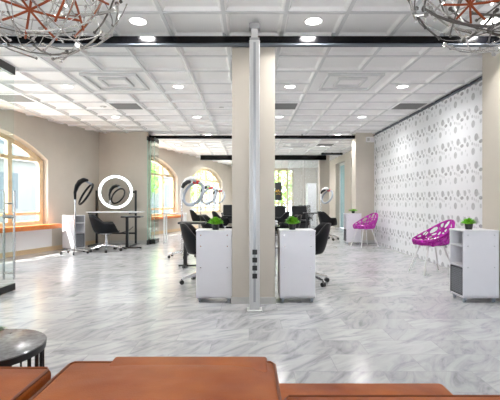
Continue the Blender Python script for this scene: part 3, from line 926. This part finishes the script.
# ------------------------------------------------------------------ vanity with ring mirror
t = thing('vanity_desk', 'white topped vanity desk with black frame and glowing round mirror', 'vanity', (-3.50, 10.30, 0))
mb = MB(); mb.box(-.56, .76, -.34, .20, .855, .885, bev=.004); mb.build('tabletop', M['marble_white'], t)
for x in (-.51, .52):
    mb = MB(); mb.box(x - .025, x + .025, .21, .25, 0, 1.43); mb.build('post', M['black_metal'], t)
    mb = MB(); mb.box(x - .025, x + .025, -.30, .21, 0, .035); mb.build('foot', M['black_metal'], t)
    mb = MB(); mb.box(x - .02, x + .02, -.3, .21, .825, .855); mb.build('top_bracket', M['black_metal'], t)
for z in (.28,):
    mb = MB(); mb.box(-.51, .52, .21, .25, z, z + .045); mb.build('crossbar', M['black_metal'], t)
mb = MB(); mb.tube([(-.1, .2, .33), (.15, .19, .32), (.35, .2, .38), (.46, .21, .48)], .008); mb.build('cable', M['black_metal'], t)
mc = (0, .20, 1.385)
m_ = MB(); m_.cyl((0, -.015, 0), (0, .02, 0), .438, n=64); mo = m_.build('mirror_back', M['white_paint'], t, loc=(0, .205, 1.385), rotz=R(7))
mb = MB(); mb.torus((0, -.02, 0), .405, .034, (0, -1, 0), 64, 10, flat=.4); mb.build('light_ring', M['ring_light'], t, smooth=True, loc=(0, .205, 1.385), rotz=R(7))
mb = MB(); mb.cyl((0, -.021, 0), (0, -.015, 0), .38, n=64); mb.build('mirror', M['mirror'], t, loc=(0, .205, 1.385), rotz=R(7))
mb = MB(); mb.box(-.51, .52, .225, .245, 1.36, 1.41); mb.build('mirror_bracket', M['black_metal'], t)

# ------------------------------------------------------------------ styling stations along the centre line
def make_station(loc, label):
    t = thing('styling_station', label, 'styling station', loc, 0, 'styling stations along the centre line')
    mb = MB(); mb.box(-.03, .03, -.40, .40, .0, 1.95, bev=.004); mb.build('panel', M['black_metal'], t)
    for s in (-1, 1):
        mb = MB(); mb.quad((s * .032, -.36, .9), (s * .032, .36, .9), (s * .032, .36, 1.92), (s * .032, -.36, 1.92)); mb.build('mirror', M['mirror'], t)
        mb = MB(); mb.box(min(s * .03, s * .36), max(s * .03, s * .36), -.42, .42, .775, .81, bev=.004); mb.build('shelf', M['black_gloss'], t)
        mb = MB(); mb.box(min(s * .03, s * .30), max(s * .03, s * .30), -.43, -.40, .15, .775); mb.build('end_panel', M['black_metal'], t)
    return t
s0 = make_station((.05, 5.72, 0), 'black styling station right behind the middle column')
dup(s0, (.05, 8.9, 0), 0, 'black styling station second from the middle column')
dup(s0, (.05, 11.9, 0), 0, 'black styling station third from the middle column')
# things on the stations
def bottle(loc, label, mat, h=.2, r=.03):
    t = thing('bottle', label, 'bottle', loc, group='bottles on the styling stations')
    mb = MB(); mb.lathe([(0, 0), (r, 0), (r, h * .62), (r * .45, h * .75), (0, h * .75)], 16); mb.build('body', mat, t, smooth=True)
    mb = MB(); mb.lathe([(0, h * .75), (r * .42, h * .75), (r * .42, h), (0, h)], 12); mb.build('cap', M['black_metal'], t)
t = thing('folded_towel', 'white folded towel on the station shelf right of the middle column', 'towel', (.33, 5.60, .8105))
mb = MB(); mb.box(-.07, .07, -.10, .10, 0, .035, bev=.014); mb.box(-.068, .068, -.098, .098, .034, .068, bev=.014); mb.build('towel_folds', M['white_paint'], t, smooth=True)
bottle((.31, 5.95, .81), 'white bottle with black cap behind the folded towel', M['white_paint'])
bottle((.30, 8.75, .81), 'dark bottle on the second styling station, right shelf', M['black_leather'], .22)
bottle((.33, 9.1, .81), 'white bottle on the second styling station, right shelf', M['white_lam'], .2)
bottle((-.22, 8.8, .81), 'dark bottle on the second styling station, left shelf', M['black_leather'], .2)
bottle((-.24, 9.1, .81), 'white bottle on the second styling station, left shelf', M['white_paint'], .18)

# ------------------------------------------------------------------ wash chairs deep in the room on the right: basins
def wash_unit(loc, label, rz=0):
    t = thing('wash_unit', label, 'wash unit', loc, rz, 'hair wash units')
    mb = MB(); mb.box(-.25, .25, -.18, .18, 0, .62, bev=.03); mb.build('pedestal', M['white_paint'], t)
    mb = MB(); mb.lathe([(0, .66), (.16, .68), (.21, .80), (.25, .82), (.25, .78), (.18, .62), (0, .6)], 28); mb.build('basin', M['white_paint'], t, smooth=True)
    mb = MB(); mb.box(-.27, .27, -.85, -.25, .38, .5, bev=.04); mb.build('seat', M['black_leather'], t)
    mb = MB(); mb.box(-.27, .27, -.34, -.22, .48, .98, bev=.04, rot=Matrix.Rotation(R(-14), 3, 'X')); mb.build('backrest', M['black_leather'], t)
    for s in (-1, 1):
        mb = MB(); mb.box(s * .30 - .03, s * .30 + .03, -.8, -.25, .56, .62, bev=.015); mb.box(s * .30 - .02, s * .30 + .02, -.55, -.45, .3, .57); mb.build('armrest', M['black_leather'], t)
    mb = MB(); mb.box(-.2, .2, -.75, -.3, 0, .38, bev=.02); mb.build('plinth', M['black_metal'], t)
    return t
w0 = wash_unit((1.05, 14.6, 0), 'black hair wash chair with white basin, leftmost right of the column')
dup(w0, (1.8, 14.6, 0), 0, 'black hair wash chair with white basin, second right of the column')
dup(w0, (2.4, 17.6, 0), 0, 'black hair wash chair with white basin beside the tall white cabinet')
dup(w0, (-.9, 18.4, 0), 0, 'black hair wash chair with white basin deep in the room left of the column')

# tall white cabinet and glass booth behind the farthest rail
t = thing('tall_cabinet', 'tall white cabinet in front of the pale far column', 'cabinet', (2.86, 18.4, 0))
mb = MB(); mb.box(-.20, .20, -.25, .25, 0, 1.95, bev=.005); mb.build('body', M['white_paint'], t)
mb = MB(); mb.box(-.19, .19, -.27, -.25, .06, 1.93, bev=.004); dr = mb.build('door', M['white_lam'], t)
mb = MB(); mb.box(-.17, -.155, -.295, -.27, .95, 1.15); mb.build('handle', M['chrome'], dr)
t = thing('glass_screen', 'tall milky glass screen under the farthest rail on the right', 'glass screen', (2.2, 16.1, 0))
for x in (-.62, -.0, ):
    mb = MB(); mb.box(x, x + .58, -.006, .006, .04, 2.79); mb.build('pane', M['milky'], t)
mb = MB(); mb.box(-.64, .6, -.03, .03, 0, .05); mb.build('floor_channel', M['alu_dark'], t)
for x in (-.63, -.02, .59):
    mb = MB(); mb.box(x - .01, x + .01, -.01, .01, .04, 2.79); mb.build('edge_profile', M['alu'], t)
t = thing('banner', 'black banner with a golden squiggle in front of the far window', 'banner', (1.47, 20.0, 1.18))
mb = MB(); mb.box(-.17, .17, -.01, .01, 0, .9); mb.build('sheet', M['black_metal'], t)
mb = MB(); mb.tube([(-.13, -.015, .42), (-.08, -.015, .52), (-.04, -.015, .38), (0, -.015, .55), (.05, -.015, .40), (.09, -.015, .47), (.14, -.015, .42)], .02, 6); mb.tube([(-.1, -.015, .3), (0, -.015, .33), (.1, -.015, .3)], .012, 6); mb.build('squiggle', M['gold'], t)
mb = MB(); mb.cyl((-.15, 0, .9), (-.15, 0, CEIL - 1.18 + .03), .004, n=6); mb.cyl((.15, 0, .9), (.15, 0, CEIL - 1.18 + .03), .004, n=6); mb.build('hanging_wire', M['alu_dark'], t)

# ------------------------------------------------------------------ sills, high table, glass stack, glass door
for n, c in enumerate(win_c[1:3]):
    u0, u1 = (c - HW - .25, c + HW + .11) if n == 0 else (c - HW - .1, c + HW + .05)
    mb = MB()
    facade_box(mb, u0, u1, -.30, -.001, .53, .625)
    bmesh.ops.bevel(mb.bm, geom=[e for e in mb.bm.edges], offset=.01, segments=2, affect='EDGES')
    tag(mb.build('window_counter', M['wood_orange']), ('thick orange wood counter ledge under the first arched window', 'orange wood ledge under the second arched window')[n], 'counter', 'orange window ledges')
t = thing('high_table', 'narrow white table beside the glass panels in front of the second arched window', 'table', (-2.05, 11.1, 0))
mb = MB(); mb.box(-.30, .30, -.18, .18, .79, .82, bev=.004); mb.build('tabletop', M['white_paint'], t)
for x in (-.27, .27):
    for y in (-.15, .15):
        mb = MB(); mb.box(x - .02, x + .02, y - .02, y + .02, 0, .79); mb.build('leg', M['white_paint'], t)
t = thing('stacked_glass_panels', 'parked clear glass partition panels beside the ring mirror pier', 'glass panels', (-2.60, 11.05, 0))
for k, (x, y) in enumerate(((-.08, -.10), (-.02, -.0), (.06, .08))):
    mb = MB(); mb.box(x, x + .012, -.42 + y, .06 + y, .12, 2.84); p = mb.build('glass_panel', M['glass_edge'], t)
    mb = MB(); mb.box(x, x + .012, -.425 + y, -.42 + y, .12, 2.84); mb.build('polished_edge', M['green_edge'], p)
    mb = MB(); mb.box(x - .012, x + .024, -.43 + y, .065 + y, 0, .12); mb.build('floor_clamp', M['black_metal'], t)
    mb = MB(); mb.box(x - .01, x + .022, -.43 + y, .065 + y, 2.75, 2.856); mb.build('rail_clamp', M['black_metal'], t)
t = thing('glass_door', 'open glass door with steel bar handles at the left edge', 'glass door', (-3.03, 5.15, 0))
mb = MB(); mb.box(-.006, .006, -.95, 0, .012, 2.865); mb.build('pane', M['glass'], t)
mb = MB(); mb.box(-.022, .022, -.95, .0, .01, .095); mb.build('bottom_rail', M['black_metal'], t)
mb = MB(); mb.box(-.022, .022, -.95, .0, 2.77, 2.87); mb.build('top_rail', M['black_metal'], t)
for s in (-1, 1):
    mb = MB(); mb.cyl((s * .065, -.10, .16), (s * .065, -.10, 1.28), .014, n=14)
    for z in (.24, .95, 1.12): mb.cyl((0, -.10, z), (s * .07, -.10, z), .012 if z != .95 else .022, n=12)
    mb.build('bar_handle', M['steel'], t, smooth=True)

# ------------------------------------------------------------------ foreground: side table, sofa
t = thing('round_side_table', 'round grey stone side table with black slatted base at the left edge', 'side table', (-1.27, 1.935, 0))
RT = .258
mb = MB(); mb.lathe([(0, .432), (RT - .006, .432), (RT - .002, .45), (RT - .008, .453), (0, .453)], 64); mb.build('tabletop', M['marble_dark'], t, smooth=True)
mb = MB(); mb.lathe([(RT - .014, .415), (RT, .415), (RT + .003, .447), (RT - .002, .45), (RT - .014, .43)], 64); mb.build('rim', M['black_metal'], t, smooth=True)
for k in range(30):
    a = 2 * PI * k / 30
    mb = MB(); p = Vector((math.cos(a), math.sin(a), 0)) * (RT - .012)
    r_ = .0075 if k % 3 == 0 else .004
    mb.cyl((p.x, p.y, .012), (p.x, p.y, .42), r_, n=8); mb.build('slat', M['black_metal'], t)
mb = MB(); mb.torus((0, 0, .012), RT - .012, .012, (0, 0, 1), 48, 8); mb.build('base_ring', M['black_metal'], t)
grass_plant('potted_sprig', 'pale green sprig in a small pot on the round grey side table', (-1.245, 1.93, .453), h=.11, spread=.075, n=110, mat='leaf_pale', seed=9, pot=.03, group=None)

def cushion(mb, x0, x1, y0, y1, z0, z1, rad=.04, crown=.012):
    nx, ny = 16, 10
    c = Vector(((x0 + x1) / 2, (y0 + y1) / 2, (z0 + z1) / 2))
    r = bmesh.ops.create_cube(mb.bm, size=1)
    vs = r['verts']
    bmesh.ops.scale(mb.bm, verts=vs, vec=(x1 - x0, y1 - y0, z1 - z0)); bmesh.ops.translate(mb.bm, verts=vs, vec=c)
    es = list({e for v in vs for e in v.link_edges})
    bmesh.ops.bevel(mb.bm, geom=es, offset=rad, segments=4, profile=.5, affect='EDGES')
    big = [f for f in mb.bm.faces if f.calc_area() > .02]
    es = list({e for f in big for e in f.edges})
    bmesh.ops.subdivide_edges(mb.bm, edges=es, cuts=6, use_grid_fill=True)
    hx, hy = (x1 - x0) / 2, (y1 - y0) / 2
    for v in mb.bm.verts:
        fx, fy = (v.co.x - c.x) / hx, (v.co.y - c.y) / hy
        if v.co.z > c.z: v.co.z += crown * max(0, 1 - fx ** 4) * max(0, 1 - fy ** 4) - crown * .2
t = thing('leather_sofa', 'cognac brown leather sofa seen from behind at the bottom edge', 'sofa', (-.2, .95, 0))
ox, oy = .2, -.95
def sx_(a): return a + ox
mb = MB(); mb.box(sx_(-1.30), sx_(.74), .70 + oy, 1.53 + oy, .06, .27, bev=.02); mb.build('base', M['leather'], t, smooth=True)
for (a, b_) in ((-1.31, -.52), (-.515, .08), (.085, .75)):
    mb = MB(); cushion(mb, sx_(a), sx_(b_), .98 + oy, 1.55 + oy, .27, .452, .022, .006); mb.build('seat_cushion', M['leather'], t, smooth=True)
mb = MB(); cushion(mb, sx_(-1.31), sx_(.75), .62 + oy, .90 + oy, .10, .585, .03, .004); mb.build('back_frame', M['leather'], t, smooth=True)
bc = []
for (a, b_, y0, y1, z1, rad) in ((-1.30, -.533, .66, 1.088, .70, .014), (-.503, .076, .66, 1.128, .70, .016), (.090, .748, .64, 1.10, .62, .02)):
    mb = MB(); cushion(mb, sx_(a), sx_(b_), y0 + oy, y1 + oy, .44, z1, rad, .01); q = mb.build('back_cushion', M['leather'], t, smooth=True)
    e = rad * .35
    mb = MB()
    z = z1 - e * .6
    mb.tube([(sx_(a) + e, y0 + oy + .03, z), (sx_(a) + e, y1 + oy - e - rad, z), (sx_(a) + e + rad * .6, y1 + oy - e, z), (sx_(b_) - e - rad * .6, y1 + oy - e, z), (sx_(b_) - e, y1 + oy - e - rad, z), (sx_(b_) - e, y0 + oy + .03, z)], .0045, 6)
    mb.build('piping', M['stitch'], q)
mb = MB(); mb.box(sx_(-.387), sx_(.052), 1.05 + oy, 1.158 + oy, .455, .702, bev=.008); mb.build('back_flap', M['leather'], t, smooth=True)
for x in (-1.22, .66):
    for y in (.78, 1.45):
        mb = MB(); mb.cyl((sx_(x), y + oy, 0), (sx_(x), y + oy, .065), .018, .024, n=12); mb.build('foot', M['black_metal'], t)

# ------------------------------------------------------------------ light, world, camera
w = bpy.data.worlds.new('sky'); sc.world = w; w.use_nodes = True
bg = w.node_tree.nodes['Background']; bg.inputs['Color'].default_value = (0.82, 0.91, 1.0, 1); bg.inputs['Strength'].default_value = 6.0
sl = bpy.data.lights.new('sun', 'SUN'); sl.energy = 18.0; sl.angle = R(1.0); sl.color = (1, .96, .90)
so = bpy.data.objects.new('sun', sl); COL.objects.link(so)
so.rotation_euler = Vector((.55, .25, -1.0)).to_track_quat('-Z', 'Y').to_euler()
cd = bpy.data.cameras.new('camera'); cam = bpy.data.objects.new('camera', cd); COL.objects.link(cam)
cam.location = (0, 0, CAMH); cam.rotation_euler = (R(90), 0, 0)
cd.sensor_width = 36; cd.lens = 400 / 500 * 36; cd.shift_x = .002; cd.shift_y = .002
cd.clip_start = .05; cd.clip_end = 300
sc.camera = cam
sc.view_settings.view_transform = 'Standard'; sc.view_settings.look = 'None'; sc.view_settings.gamma = 1.0
sc.view_settings.use_curve_mapping = False
sc.view_settings.exposure = 0.65
sc.cycles.max_bounces = 10; sc.cycles.diffuse_bounces = 5; sc.cycles.glossy_bounces = 5; sc.cycles.transparent_max_bounces = 24
sc.cycles.sample_clamp_indirect = 6
sc.cycles.caustics_reflective = False; sc.cycles.caustics_refractive = False
